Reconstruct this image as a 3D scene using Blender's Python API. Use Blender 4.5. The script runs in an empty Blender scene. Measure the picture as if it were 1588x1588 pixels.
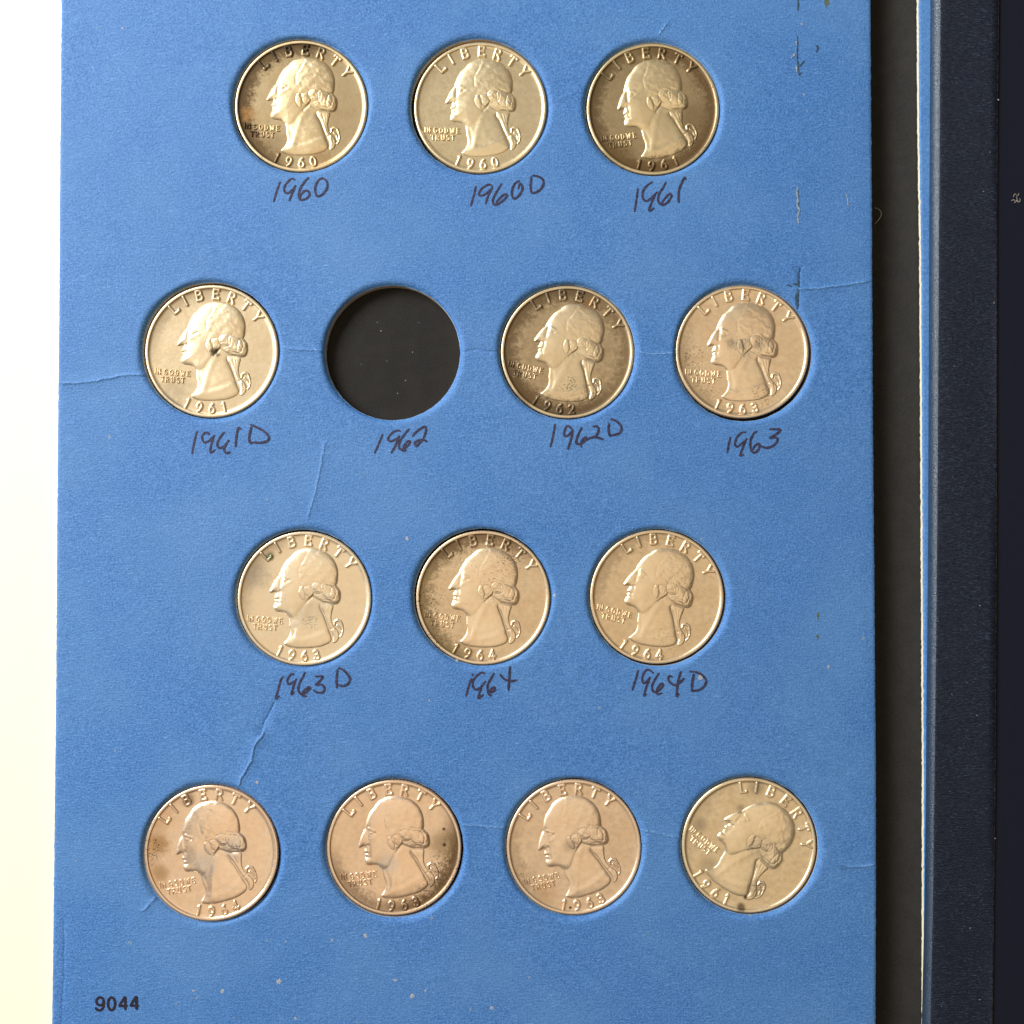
import bpy, math, random
import numpy as np
from mathutils import Vector, Matrix
from mathutils.geometry import delaunay_2d_cdt

random.seed(7); np.random.seed(7)
SC = bpy.context.scene
COL = SC.collection
MM = 0.001                                   # geometry is laid out in millimetres

# ------------------------------------------------------------------ camera
S0 = 0.11675                                 # mm per photograph pixel at the picture centre
DIST = 190.0                                 # mm from the lens to the page
FPX = DIST / S0
TILT = math.radians(1.2)
cam = bpy.data.cameras.new('camera')
camo = bpy.data.objects.new('camera', cam); COL.objects.link(camo)
cam.sensor_fit = 'HORIZONTAL'; cam.sensor_width = 36
cam.angle = 2 * math.atan(794 / FPX)
cam.clip_start = 0.01; cam.clip_end = 20
CAMP = Vector((0, -math.sin(TILT), math.cos(TILT))) * DIST
camo.location = CAMP * MM
camo.rotation_euler = (TILT, 0, 0)
SC.camera = camo
RX = Matrix.Rotation(TILT, 3, 'X')

def U(px, py, z=0.0):
    """photograph pixel -> point (mm) on the plane at height z"""
    d = RX @ Vector(((px - 794) / FPX, (794 - py) / FPX, -1))
    t = (z - CAMP.z) / d.z
    p = CAMP + d * t
    return (p.x, p.y)

# ------------------------------------------------------------------ light
W = bpy.data.worlds.new('World'); SC.world = W; W.use_nodes = True
W.node_tree.nodes['Background'].inputs[0].default_value = (0.30, 0.235, 0.165, 1)
W.node_tree.nodes['Background'].inputs[1].default_value = 0.30

def area(name, loc, target, sx, sy, power, color):
    l = bpy.data.lights.new(name, 'AREA'); l.shape = 'RECTANGLE'; l.size = sx; l.size_y = sy
    l.energy = power; l.color = color
    o = bpy.data.objects.new(name, l); COL.objects.link(o)
    o.location = loc
    o.rotation_euler = (Vector(target) - Vector(loc)).to_track_quat('-Z', 'Y').to_euler()
    return o
area('window_light', (-0.56, 0.34, 0.39), (0.0, 0.0, 0), 0.68, 0.29, 11.5, (0.95, 0.98, 1.0))
area('ceiling_light', (0.10, -0.32, 1.5), (0.10, -0.32, 0), 1.7, 1.7, 6.8, (1.0, 0.82, 0.58))

SC.view_settings.view_transform = 'Standard'
SC.view_settings.look = 'None'
SC.view_settings.exposure = 0.0
SC.view_settings.gamma = 1.0
SC.render.engine = 'CYCLES'

# ------------------------------------------------------------------ helpers
def mesh(name, verts, faces, mats, parent=None, smooth=True, mi=None):
    me = bpy.data.meshes.new(name)
    v = np.asarray(verts, dtype=np.float64) * MM
    me.from_pydata(v.tolist(), [], faces if isinstance(faces, list) else faces.tolist())
    for m in (mats if isinstance(mats, (list, tuple)) else [mats]): me.materials.append(m)
    if mi is not None: me.polygons.foreach_set('material_index', mi)
    me.polygons.foreach_set('use_smooth', [smooth] * len(me.polygons))
    me.update()
    o = bpy.data.objects.new(name, me); COL.objects.link(o)
    if parent: o.parent = parent
    return o

def tag(o, label=None, cat=None, group=None, kind=None):
    if label: o['label'] = label
    if cat: o['category'] = cat
    if group: o['group'] = group
    if kind: o['kind'] = kind
    return o

def empty(name, loc=(0, 0, 0)):
    o = bpy.data.objects.new(name, None); COL.objects.link(o)
    o.location = [c * MM for c in loc]; o.empty_display_size = 0.005
    return o

class NT:
    """small node builder"""
    def __init__(s, name):
        s.m = bpy.data.materials.new(name); s.m.use_nodes = True
        s.t = s.m.node_tree; s.b = s.t.nodes['Principled BSDF']
        tc = s.n('ShaderNodeTexCoord')
        vm = s.n('ShaderNodeVectorMath', operation='SCALE'); s.t.links.new(tc.outputs['Object'], vm.inputs[0])
        vm.inputs['Scale'].default_value = 1 / MM
        s.P = vm.outputs[0]                               # object coordinates in millimetres
    def n(s, typ, **kw):
        nd = s.t.nodes.new(typ)
        for k, v in kw.items(): setattr(nd, k, v)
        return nd
    def put(s, sock, v):
        if hasattr(v, 'is_output') or isinstance(v, bpy.types.NodeSocket): s.t.links.new(v, sock)
        else: sock.default_value = v
    def math(s, op, a, b=0.0, c=0.0, clamp=False):
        nd = s.n('ShaderNodeMath', operation=op, use_clamp=clamp)
        s.put(nd.inputs[0], a); s.put(nd.inputs[1], b); s.put(nd.inputs[2], c)
        return nd.outputs[0]
    def ramp(s, x, lo, hi, a=0.0, b=1.0):
        nd = s.n('ShaderNodeMapRange', interpolation_type='SMOOTHSTEP')
        s.put(nd.inputs[0], x); nd.inputs[1].default_value = lo; nd.inputs[2].default_value = hi
        nd.inputs[3].default_value = a; nd.inputs[4].default_value = b
        return nd.outputs[0]
    def noise(s, scale, detail=3, rough=0.55, vec=None, off=(0, 0, 0), stretch=(1, 1, 1), rot=0.0, dist=0.0):
        mp = s.n('ShaderNodeMapping'); s.put(mp.inputs[0], vec or s.P)
        mp.inputs['Location'].default_value = off; mp.inputs['Scale'].default_value = stretch
        mp.inputs['Rotation'].default_value = (0, 0, rot)
        nd = s.n('ShaderNodeTexNoise'); s.t.links.new(mp.outputs[0], nd.inputs['Vector'])
        nd.inputs['Scale'].default_value = scale; nd.inputs['Detail'].default_value = detail
        nd.inputs['Roughness'].default_value = rough; nd.inputs['Distortion'].default_value = dist
        return nd.outputs[0]
    def mix(s, f, a, b, mode='MIX'):
        nd = s.n('ShaderNodeMix', data_type='RGBA', blend_type=mode)
        s.put(nd.inputs[0], f)
        for sock, v in ((nd.inputs[6], a), (nd.inputs[7], b)):
            if isinstance(v, tuple): v = (*v[:3], 1)
            s.put(sock, v)
        return nd.outputs[2]
    def bump(s, h, dist_mm, strength=1.0, prev=None):
        nd = s.n('ShaderNodeBump'); nd.inputs['Strength'].default_value = strength
        nd.inputs['Distance'].default_value = dist_mm * MM
        s.put(nd.inputs['Height'], h)
        if prev: s.t.links.new(prev, nd.inputs['Normal'])
        return nd.outputs[0]
    def out(s, color=None, rough=None, metal=None, normal=None, spec=None):
        if color is not None: s.put(s.b.inputs['Base Color'], (*color, 1) if isinstance(color, tuple) and len(color) == 3 else color)
        if rough is not None: s.put(s.b.inputs['Roughness'], rough)
        if metal is not None: s.put(s.b.inputs['Metallic'], metal)
        if normal is not None: s.put(s.b.inputs['Normal'], normal)
        if spec is not None: s.put(s.b.inputs['Specular IOR Level'], spec)
        return s.m
    def sep(s):
        nd = s.n('ShaderNodeSeparateXYZ'); s.t.links.new(s.P, nd.inputs[0]); return nd.outputs

# ------------------------------------------------------------------ materials
def mat_paper(name='blue_paper'):
    k = NT(name)
    fine = k.noise(3.0, 5, 0.72)
    fib1 = k.noise(2.7, 3, 0.6, stretch=(0.30, 1.5, 1), rot=0.7, dist=0.8)
    fib2 = k.noise(2.5, 3, 0.6, stretch=(0.32, 1.5, 1), rot=2.0, off=(9, 4, 0), dist=0.8)
    fib3 = k.noise(2.4, 3, 0.6, stretch=(0.30, 1.5, 1), rot=-0.35, off=(2, 14, 0), dist=0.8)
    big = k.noise(0.045, 3, 0.5, off=(3, 8, 0))
    mid = k.noise(0.35, 4, 0.6, off=(13, 2, 0))
    c = k.mix(k.ramp(fine, 0.30, 0.72), (0.020, 0.118, 0.355), (0.108, 0.278, 0.635))
    c = k.mix(k.ramp(big, 0.35, 0.7, 0, 0.40), c, (0.115, 0.275, 0.545))
    c = k.mix(k.ramp(mid, 0.45, 0.75, 0, 0.22), c, (0.10, 0.27, 0.62))
    c = k.mix(k.ramp(fib1, 0.58, 0.72, 0, 0.55), c, (0.175, 0.38, 0.74))
    c = k.mix(k.ramp(fib2, 0.60, 0.74, 0, 0.45), c, (0.175, 0.38, 0.74))
    c = k.mix(k.ramp(fib2, 0.40, 0.26, 0, 0.40), c, (0.022, 0.10, 0.31))
    c = k.mix(k.ramp(fib3, 0.60, 0.74, 0, 0.45), c, (0.175, 0.38, 0.74))
    c = k.mix(k.ramp(fib3, 0.40, 0.27, 0, 0.35), c, (0.022, 0.10, 0.31))
    h = k.math('ADD', k.math('MULTIPLY', fine, 0.9), k.math('MULTIPLY', k.math('ADD', k.math('ADD', fib1, fib2), fib3), 0.45))
    n = k.bump(h, 0.125, 0.95)
    return k.out(c, 0.55, 0, n, 0.40)

def mat_board(name, col, dark):
    k = NT(name)
    f = k.noise(3.0, 4, 0.6, stretch=(1, 1, 3))
    return k.out(k.mix(f, dark, col), 0.85, 0, k.bump(f, 0.08, 0.7), 0.2)

def mat_black_paper():
    k = NT('black_paper')
    f = k.noise(3.0, 4, 0.65); g = k.noise(0.35, 3, 0.5)
    fib = k.noise(4.5, 2, 0.5, stretch=(0.5, 2, 1), rot=1.2, dist=2.0)
    c = k.mix(f, (0.005, 0.0048, 0.0045), (0.035, 0.032, 0.0285))
    c = k.mix(k.ramp(g, 0.4, 0.7, 0, 0.5), c, (0.027, 0.0245, 0.021))
    c = k.mix(k.ramp(fib, 0.66, 0.78, 0, 0.22), c, (0.09, 0.08, 0.068))
    return k.out(c, 0.75, 0, k.bump(f, 0.06, 0.8), 0.18)

def mat_leatherette():
    k = NT('navy_leatherette')
    st = k.noise(2.4, 4, 0.65, stretch=(0.55, 2.6, 1), dist=0.5)
    st2 = k.noise(1.1, 3, 0.6, stretch=(0.25, 3.0, 1), off=(4, 1, 0))
    patch = k.noise(0.16, 3, 0.6, off=(5, 0, 0))
    c = k.mix(st, (0.0055, 0.0085, 0.020), (0.010, 0.016, 0.034))
    scuff_glint = k.math('MULTIPLY', k.ramp(st, 0.54, 0.66), k.ramp(patch, 0.28, 0.58, 0.25, 1.0))
    c = k.mix(k.math('MULTIPLY', scuff_glint, 0.6), c, (0.070, 0.120, 0.190))  # bluish glints of light on the scuffed streaks, painted into the base colour
    c = k.mix(k.math('MULTIPLY', k.ramp(st2, 0.68, 0.78), 0.35), c, (0.05, 0.055, 0.07))
    h = k.math('ADD', st, k.math('MULTIPLY', st2, 0.6))
    return k.out(c, k.ramp(st, 0.35, 0.7, 0.26, 0.42), 0, k.bump(h, 0.20, 0.95), 0.34)

def mat_fold():
    k = NT('rubbed_fold'); st = k.noise(2.4, 4, 0.65, stretch=(0.55, 2.6, 1), dist=0.5); g = k.noise(0.25, 3, 0.6)
    c = k.mix(st, (0.010, 0.022, 0.045), (0.028, 0.055, 0.095))
    return k.out(c, k.ramp(g, 0.3, 0.7, 0.22, 0.38), 0, k.bump(st, 0.13, 0.9), 0.80)

def mat_cover_inner():
    k = NT('dark_cover_cloth')
    f = k.noise(3.2, 3, 0.6)
    return k.out(k.mix(f, (0.0090, 0.0105, 0.019), (0.0140, 0.0160, 0.027)), 0.6, 0, k.bump(f, 0.03, 0.6), 0.06)

def mat_plain(name, a, b, scale=4.0, rough=0.7, bump=0.03):
    k = NT(name); f = k.noise(scale, 3, 0.6)
    return k.out(k.mix(k.ramp(f, 0.3, 0.7), a, b), rough, 0, k.bump(f, bump, 0.6), 0.3)

def mat_table():
    k = NT('white_table'); f = k.noise(0.05, 3, 0.5); g = k.noise(1.5, 3, 0.5)
    return k.out(k.mix(f, (0.87, 0.86, 0.68), (0.90, 0.89, 0.71)), 0.55, 0, k.bump(g, 0.01, 0.4), 0.4)

M_PAPER = mat_paper()
M_CREAM = mat_board('cream_board_edge', (0.86, 0.80, 0.58), (0.70, 0.62, 0.42))
M_CORE = mat_board('grey_board_core', (0.66, 0.54, 0.42), (0.40, 0.31, 0.23))
M_RIM = mat_board('pale_paper_cut', (0.30, 0.42, 0.58), (0.16, 0.28, 0.46))
M_BLACK = mat_black_paper()
M_NAVY = mat_leatherette()
M_INNER = mat_cover_inner()
M_INK = mat_plain('pen_ink', (0.014, 0.012, 0.030), (0.062, 0.052, 0.108), 3.0, 0.6)
M_PRINT = mat_plain('printing_ink', (0.010, 0.008, 0.018), (0.030, 0.020, 0.035), 3.0, 0.6)
M_FLECK = mat_plain('pale_fleck', (0.24, 0.30, 0.40), (0.48, 0.45, 0.42), 2.5, 0.8)
M_FAINT = mat_plain('faint_fleck', (0.08, 0.22, 0.46), (0.24, 0.32, 0.42), 2.5, 0.8)
M_DARKM = mat_plain('dark_mark', (0.020, 0.040, 0.055), (0.05, 0.09, 0.14), 3.0, 0.8)
M_OLIVE = mat_plain('olive_mark', (0.07, 0.10, 0.05), (0.13, 0.16, 0.09), 3.0, 0.8)
M_TORN = mat_plain('torn_paper', (0.10, 0.20, 0.34), (0.46, 0.49, 0.50), 4.0, 0.85)
M_DUST = mat_plain('dust', (0.25, 0.23, 0.20), (0.55, 0.50, 0.42), 3.0, 0.9)
M_WORN = mat_plain('worn_edge', (0.018, 0.017, 0.022), (0.13, 0.11, 0.095), 1.6, 0.7)

# ------------------------------------------------------------------ the page: layout
# coin centre (photo px), clockwise turn against the template, date, hole shift (mm), tilt (deg)
COINS = [
 dict(c=(467.0, 164.3), a=-8.5,  d='1960', sh=(-0.06, 0.05)),
 dict(c=(745.0, 167.0), a=-11.0, d='1960', sh=(-0.26, 0.22)),
 dict(c=(1012.5, 169.0), a=-19.2, d='1961', sh=(-0.02, 0.02)),
 dict(c=(328.3, 544.7), a=-8.5,  d='1961', sh=(-0.20, 0.18)),
 dict(c=(880.0, 545.8), a=0.0,   d='1962', sh=(-0.04, 0.00)),
 dict(c=(1151.0, 545.5), a=-8.5, d='1963', sh=(0.22, -0.20)),
 dict(c=(472.0, 928.0), a=-8.5,  d='1963', sh=(-0.10, 0.08)),
 dict(c=(749.0, 926.7), a=-5.3,  d='1964', sh=(-0.12, 0.10)),
 dict(c=(1018.7, 925.5), a=1.5,  d='1964', sh=(0.14, -0.10)),
 dict(c=(328.0, 1322.5), a=-21.5, d='1964', sh=(0.05, -0.05)),
 dict(c=(611.0, 1314.5), a=-18.2, d='1963', sh=(0.13, -0.10)),
 dict(c=(889.7, 1313.7), a=-23.8, d='1963', sh=(0.02, -0.02)),
 dict(c=(1161.5, 1311.0), a=27.5, d='1961', sh=(0.10, -0.08)),
]
R_COIN, R_HOLE = 12.13, 12.30
BOARD = 2.3                                   # board thickness
Z_FACE = -0.35                                # coin rim, below the page surface
for c in COINS:
    c['xy'] = U(*c['c'], z=Z_FACE)
HR = {i: R_HOLE + 0.55 * math.hypot(*c['sh']) for i, c in enumerate(COINS)}; HR[13] = R_HOLE
HOLES = [(c['xy'][0] + c['sh'][0], c['xy'][1] + c['sh'][1], i) for i, c in enumerate(COINS)]
HOLES.append((*U(608.5, 546.5, -0.1), 13))

YT, YB = 112.0, -112.0
def edge_x(y, pts):
    q = sorted([(U(px, py)[1], U(px, py)[0]) for px, py in pts])
    ys, xs = zip(*q)
    if y < ys[0]: return xs[0] + (y - ys[0]) * (xs[1] - xs[0]) / (ys[1] - ys[0])
    if y > ys[-1]: return xs[-1] + (y - ys[-1]) * (xs[-1] - xs[-2]) / (ys[-1] - ys[-2])
    return float(np.interp(y, ys, xs))
LEFT = [(94.5, 0), (92, 400), (88.5, 800), (85, 1188), (80, 1588)]
RIGHT = [(1350, 0), (1353, 400), (1355.5, 800), (1358.5, 1188), (1358.5, 1588)]

CREASES = [   # polylines in photo px, ridge height mm
 ([(92, 594), (120, 594), (150, 590), (190, 582), (228, 580)], 0.10),
 ([(437, 540), (470, 542), (503, 543)], 0.07),
 ([(713, 547), (740, 542), (776, 548)], -0.07),
 ([(985, 545), (1010, 549), (1046, 547)], 0.05),
 ([(1235, 448), (1270, 447), (1300, 443), (1330, 439), (1353, 434)], 0.09),
 ([(426, 1090), (415, 1112), (408, 1125), (406, 1137)], -0.07),
 ([(409, 1136), (395, 1156), (390, 1180), (375, 1205), (371, 1217)], 0.10),
 ([(503, 690), (497, 725), (487, 770), (478, 800)], 0.05),
 ([(716, 1279), (750, 1281), (783, 1283)], 0.05),
 ([(997, 1287), (1025, 1293), (1056, 1300)], 0.05),
 ([(1313, 1344), (1335, 1343), (1356, 1340)], 0.06),
 ([(99, 1425), (99.5, 1500), (97, 1550), (94, 1620)], -0.045),
 ([(1033, 38), (1022, 54)], 0.05),
 ([(1239, 425), (1239, 470), (1238, 500)], -0.06),
 ([(847, 158), (880, 150), (900, 138)], 0.03),
 ([(240, 1393), (232, 1402), (222, 1412)], 0.08),
 ([(1184, 420), (1236, 445)], 0.03),
]
CR = []
for pl, h in CREASES:
    pts = [np.array(U(*p)) for p in pl]
    out = []
    for a, b in zip(pts[:-1], pts[1:]):
        n = max(2, int(np.linalg.norm(b - a) / 0.6))
        for i in range(n): out.append(a + (b - a) * i / n)
    out.append(pts[-1]); out = np.array(out)
    out[1:-1] += np.random.normal(0, 0.05, out[1:-1].shape)
    CR.append((out, h))

LIPW = [[1 + 0.18 * math.sin(2 * 0 + i)] for i in range(14)]
def lip(hx, hy, k, x, y):
    dx, dy = x - hx, y - hy; r = math.hypot(dx, dy); th = math.atan2(dy, dx)
    w = 0.95 * (1 + 0.22 * math.sin(3 * th + k * 1.7) + 0.16 * math.sin(7 * th + k * 2.9))
    s = (r - HR[k]) / w
    if s >= 1: return 0.0
    s = max(s, 0)
    return -0.66 * (1 + 0.15 * math.sin(2 * th + k)) * (1 - s) ** 2.2
def seg_dist(p, poly):
    a = poly[:-1]; b = poly[1:]; ab = b - a
    t = np.clip(((p - a) * ab).sum(1) / np.maximum((ab * ab).sum(1), 1e-9), 0, 1)
    return np.sqrt((((a + ab * t[:, None]) - p) ** 2).sum(1)).min()
def zpage(x, y, fine=True):
    z = 0.10 * math.sin(x / 17 + 1.0) * math.sin(y / 23 + 0.5) + 0.05 * math.sin(x / 7.3 + y / 9.1)
    if x < -78: z += 0.004 * (x + 78) ** 2 * (0.5 + 0.5 * math.tanh((-50 - y) / 15)) * -0.6
    for hx, hy, k in HOLES:
        if abs(x - hx) < 14.5 and abs(y - hy) < 14.5: z += lip(hx, hy, k, x, y)
    if fine:
        p = np.array((x, y))
        for pl, h in CR:
            if pl[:, 0].min() - 1 < x < pl[:, 0].max() + 1 and pl[:, 1].min() - 1 < y < pl[:, 1].max() + 1:
                d = seg_dist(p, pl)
                z += 1.7 * h * math.exp(-(d / 0.20) ** 2)
    return z

# ------------------------------------------------------------------ table and folder
k = 1500.0
tag(mesh('table_top', [(-k, -k, -3.2), (k, -k, -3.2), (k, k, -3.2), (-k, k, -3.2)], [(0, 1, 2, 3)], mat_table(), smooth=False), kind='structure')

folder = empty('coin_folder', (0, 0, -3.2))
tag(folder, 'open blue cardboard coin folder with handwritten years and a folded navy cover', 'coin folder')
def part(name, verts, faces, mats, parent=None, smooth=True, mi=None):
    """a part of the folder; the geometry is given in page coordinates"""
    o = mesh(name, verts, faces, mats, parent or folder, smooth, mi)
    if parent is None: o.location = (0, 0, 3.2 * MM)
    return o

def build_page():
    pts, con = [], []
    def loop(ps):
        i0 = len(pts); pts.extend(ps); n = len(ps)
        con.extend([(i0 + i, i0 + (i + 1) % n) for i in range(n)])
        return list(range(i0, i0 + n))
    ys = np.arange(YB, YT + 0.01, 0.55)
    rj = lambda: random.gauss(0, 0.028)
    outer = [(edge_x(y, RIGHT) + rj(), y) for y in ys] + [(edge_x(y, LEFT) + rj(), y) for y in ys[::-1]]
    lo = loop(outer)
    for off in (0.12, 0.30, 0.6):
        for y in ys[1:-1]:
            pts.append((edge_x(y, RIGHT) - off, y)); pts.append((edge_x(y, LEFT) + off, y))
    rings = []
    for hx, hy, kk in HOLES:
        NS = 144
        for q, rr in enumerate((0, 0.085, 0.15, 0.23, 0.33, 0.46, 0.62, 0.82, 1.1, 1.5)):
            ring = [(hx + (HR[kk] + rr + (random.gauss(0, 0.012) if q == 0 else 0)) * math.cos(2 * math.pi * (i + 0.5 * (q % 2)) / NS),
                     hy + (HR[kk] + rr) * math.sin(2 * math.pi * (i + 0.5 * (q % 2)) / NS)) for i in range(NS)]
            if q == 0: rings.append(loop(ring))
            else: pts.extend(ring)
    def free(x, y, m): return all((x - hx) ** 2 + (y - hy) ** 2 > (HR[q] + m) ** 2 for hx, hy, q in HOLES)
    for pl, h in CR:
        for i in range(len(pl)):
            t = pl[min(i + 1, len(pl) - 1)] - pl[max(i - 1, 0)]; t = t / max(np.linalg.norm(t), 1e-6); nn = np.array((-t[1], t[0]))
            for o in (-0.45, -0.22, -0.1, 0, 0.1, 0.22, 0.45):
                p = pl[i] + nn * o
                if free(p[0], p[1], 0.2) and edge_x(p[1], LEFT) + 0.05 < p[0] < edge_x(p[1], RIGHT) - 0.05 and abs(p[1]) < 111.5: pts.append(tuple(p))
    for y in np.arange(YB + 1.2, YT - 1, 2.4):
        x0, x1 = edge_x(y, LEFT) + 1.3, edge_x(y, RIGHT) - 1.3
        for x in np.arange(x0, x1, 2.4):
            xx, yy = x + random.uniform(-.5, .5), y + random.uniform(-.5, .5)
            if free(xx, yy, 2.0): pts.append((xx, yy))
    vs, _, fs, ov, _, _ = delaunay_2d_cdt([Vector(p) for p in pts], con, [], 1, 1e-5)
    inv = {}
    for i, l in enumerate(ov):
        for j in l: inv[j] = i
    V = []
    for v in vs:
        z = zpage(v.x, v.y)
        e = min(v.x - edge_x(v.y, LEFT), edge_x(v.y, RIGHT) - v.x)
        if e < 0.5: z -= 0.16 * (1 - max(e, 0) / 0.5) ** 2
        V.append((v.x, v.y, z))
    F = []
    for f in fs:
        cx = sum(vs[i].x for i in f) / len(f); cy = sum(vs[i].y for i in f) / len(f)
        if any((cx - hx) ** 2 + (cy - hy) ** 2 < (HR[q] - 0.06) ** 2 for hx, hy, q in HOLES): continue
        F.append(list(f))
    mi = []
    for f in F:                                     # cut rim of the paper round each hole shows its pale core
        cx = sum(vs[i].x for i in f) / len(f); cy = sum(vs[i].y for i in f) / len(f)
        mi.append(2 if any((cx - hx) ** 2 + (cy - hy) ** 2 < (HR[q] + 0.068) ** 2 for hx, hy, q in HOLES) else 0)
    # cut sides of the board (separate vertices so that the edge stays crisp)
    for li, lp in enumerate([lo] + rings):
        n = len(lp); i0 = len(V)
        for j in lp:
            x, y, z = V[inv[j]]
            V.append((x, y, z)); V.append((x, y, -BOARD))
        for a in range(n):
            b = (a + 1) % n
            F.append([i0 + 2 * a, i0 + 2 * a + 1, i0 + 2 * b + 1, i0 + 2 * b]); mi.append(1)
    o = part('page_panel', V, F, [M_PAPER, M_CORE, M_RIM], mi=mi)
    o['label'] = 'blue paper covered board with rows of round coin holes'
    return o
page = build_page()

# black backing sheet under the holes, which also forms the hinge gutter at the right
def build_backing():
    xs = np.concatenate([[edge_x(0, LEFT) + 0.6], np.linspace(-70, 62, 12), np.linspace(64, 77, 34)])
    ysl = np.linspace(YB, YT, 60)
    V, F = [], []
    for y in ysl:
        for x in xs:
            z = -BOARD - 0.02
            xr = edge_x(y, RIGHT)
            if x > xr:
                t = min((x - xr) / 8.6, 1)
                z += -0.45 * math.sin(math.pi * t) + 1.25 * t ** 3 + 0.05 * math.sin(y / 6 + x)* math.sin(math.pi * t)
            V.append((x, y, z))
    nx = len(xs)
    for j in range(len(ysl) - 1):
        for i in range(nx - 1):
            a = j * nx + i; F.append([a, a + 1, a + nx + 1, a + nx])
    return part('backing_sheet', V, F, M_BLACK)
build_backing()

# the next blue panel: only a sliver and its cream cut edge show between gutter and cover
FE_B = [(1417.5, 0), (1418.5, 200), (1421.5, 400), (1423.5, 800), (1425.5, 1188), (1425.5, 1400), (1425, 1588)]
def build_facing():
    ysl = np.arange(YB, YT + 0.01, 0.5)
    def ex(y):
        q = sorted([(U(px, py, -BOARD)[1], U(px, py, -BOARD)[0]) for px, py in FE_B]); yy, xx = zip(*q)
        return float(np.interp(y, yy, xx))
    V, F, mi = [], [], []
    prof = [(0, -BOARD - 0.05, 1), (0.0, -1.2, 1), (0.02, -0.42, 1), (0.04, -0.34, 0), (0.16, -0.20, 0), (0.5, -0.14, 0), (22, -0.14, 0)]
    for y in ysl:
        x0 = ex(y) + random.gauss(0, 0.03)
        for i, (dx, z, m) in enumerate(prof): V.append((x0 + dx + (random.gauss(0, 0.02) if i in (1, 2) else 0), y, z))
    n = len(prof)
    for j in range(len(ysl) - 1):
        for i in range(n - 1):
            a = j * n + i; F.append([a, a + 1, a + n + 1, a + n]); mi.append(0 if i < 3 else 1)
    # flat shading at the fold between edge and paper comes from the short bevel
    o = part('facing_panel', V, F, [M_CREAM, M_PAPER], mi=mi)
    o['label'] = 'cream cut edge and blue sliver of the next board'
build_facing()

# the navy cover folded over on top of it
CE = [(1442.5, 0), (1441.5, 200), (1440.5, 400), (1439, 800), (1437.5, 1000), (1435.5, 1188), (1433.2, 1400), (1429, 1588)]
SEAM = [(1549, 0), (1546.5, 200), (1546, 400), (1545.5, 800), (1543.5, 1188), (1541, 1400), (1539, 1588)]
def lin(pts, y, z):
    q = sorted([(U(px, py, z)[1], U(px, py, z)[0]) for px, py in pts]); yy, xx = zip(*q)
    if y < yy[0]: return xx[0] + (y - yy[0]) * (xx[1] - xx[0]) / (yy[1] - yy[0])
    if y > yy[-1]: return xx[-1] + (y - yy[-1]) * (xx[-1] - xx[-2]) / (yy[-1] - yy[-2])
    return float(np.interp(y, yy, xx))
CZ = 1.75                                     # top of the cover above the page
def build_cover():
    ysl = np.arange(YB, YT + 0.01, 0.8)
    arc = []
    for t in np.linspace(0, 90, 12):
        a = math.radians(t); arc.append((1.55 * (1 - math.cos(a)), -0.10 + (CZ + 0.10) * math.sin(a)))
    V, F = [], []
    for y in ysl:
        x0 = lin(CE, y, -0.1) ; xs = lin(SEAM, y, CZ)
        kx = 0.72 + 0.28 * min(max((y + 60) / 130, 0), 1)
        row = [(x0 + 0.35, -0.10)] + [(x0 + dx * kx + 0.05, z) for dx, z in arc]
        x1 = row[-1][0]
        for i in range(1, 9): row.append((x1 + (xs - 0.08 - x1) * i / 8, CZ + 0.05 * math.sin(i * 0.4 + y / 19)))
        row += [(xs - 0.02, CZ - 0.03), (xs, CZ - 0.10), (xs, CZ - 0.34)]
        V += [(x, y, z) for x, z in row]; n = len(row)
    for j in range(len(ysl) - 1):
        for i in range(n - 1):
            a = j * n + i; F.append([a, a + 1, a + n + 1, a + n])
    NA = 10                                       # the rubbed fold, then the flat of the cover
    nr = len(V) // len(ysl)
    VF = [v for q, v in enumerate(V) if q % nr < NA + 1]; VC = [v for q, v in enumerate(V) if q % nr >= NA]
    def grid(n): return [[j * n + i, j * n + i + 1, (j + 1) * n + i + 1, (j + 1) * n + i] for j in range(len(ysl) - 1) for i in range(n - 1)]
    c = part('cover_panel', VC, grid(nr - NA), M_NAVY)
    fo = part('fold', VF, grid(NA + 1), mat_fold(), c); fo['label'] = 'shiny rubbed fold of the navy cover'
    c['label'] = 'scuffed navy leatherette cover with rounded fold'
    V, F = [], []
    for y in ysl:
        xs = lin(SEAM, y, CZ)
        V += [(xs - 0.5, y, CZ - 0.32), (xs + 30, y, CZ - 0.32)]
    for j in range(len(ysl) - 1): F.append([2 * j, 2 * j + 1, 2 * j + 3, 2 * j + 2])
    part('cover_lining', V, F, M_INNER)['label'] = 'plain dark strip of cover beyond the seam'
    V, F = [], []
    for y in np.arange(YB, YT, 0.5):
        xs = lin(SEAM, y, CZ); w = 0.11 * (0.5 + random.random())
        V += [(xs - w + 0.03, y, CZ + 0.055), (xs + 0.05, y, CZ - 0.02)]
    for j in range(len(V) // 2 - 1): F.append([2 * j, 2 * j + 1, 2 * j + 3, 2 * j + 2])
    part('worn_seam', V, F, M_WORN)
    return c
cover = build_cover()

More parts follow.
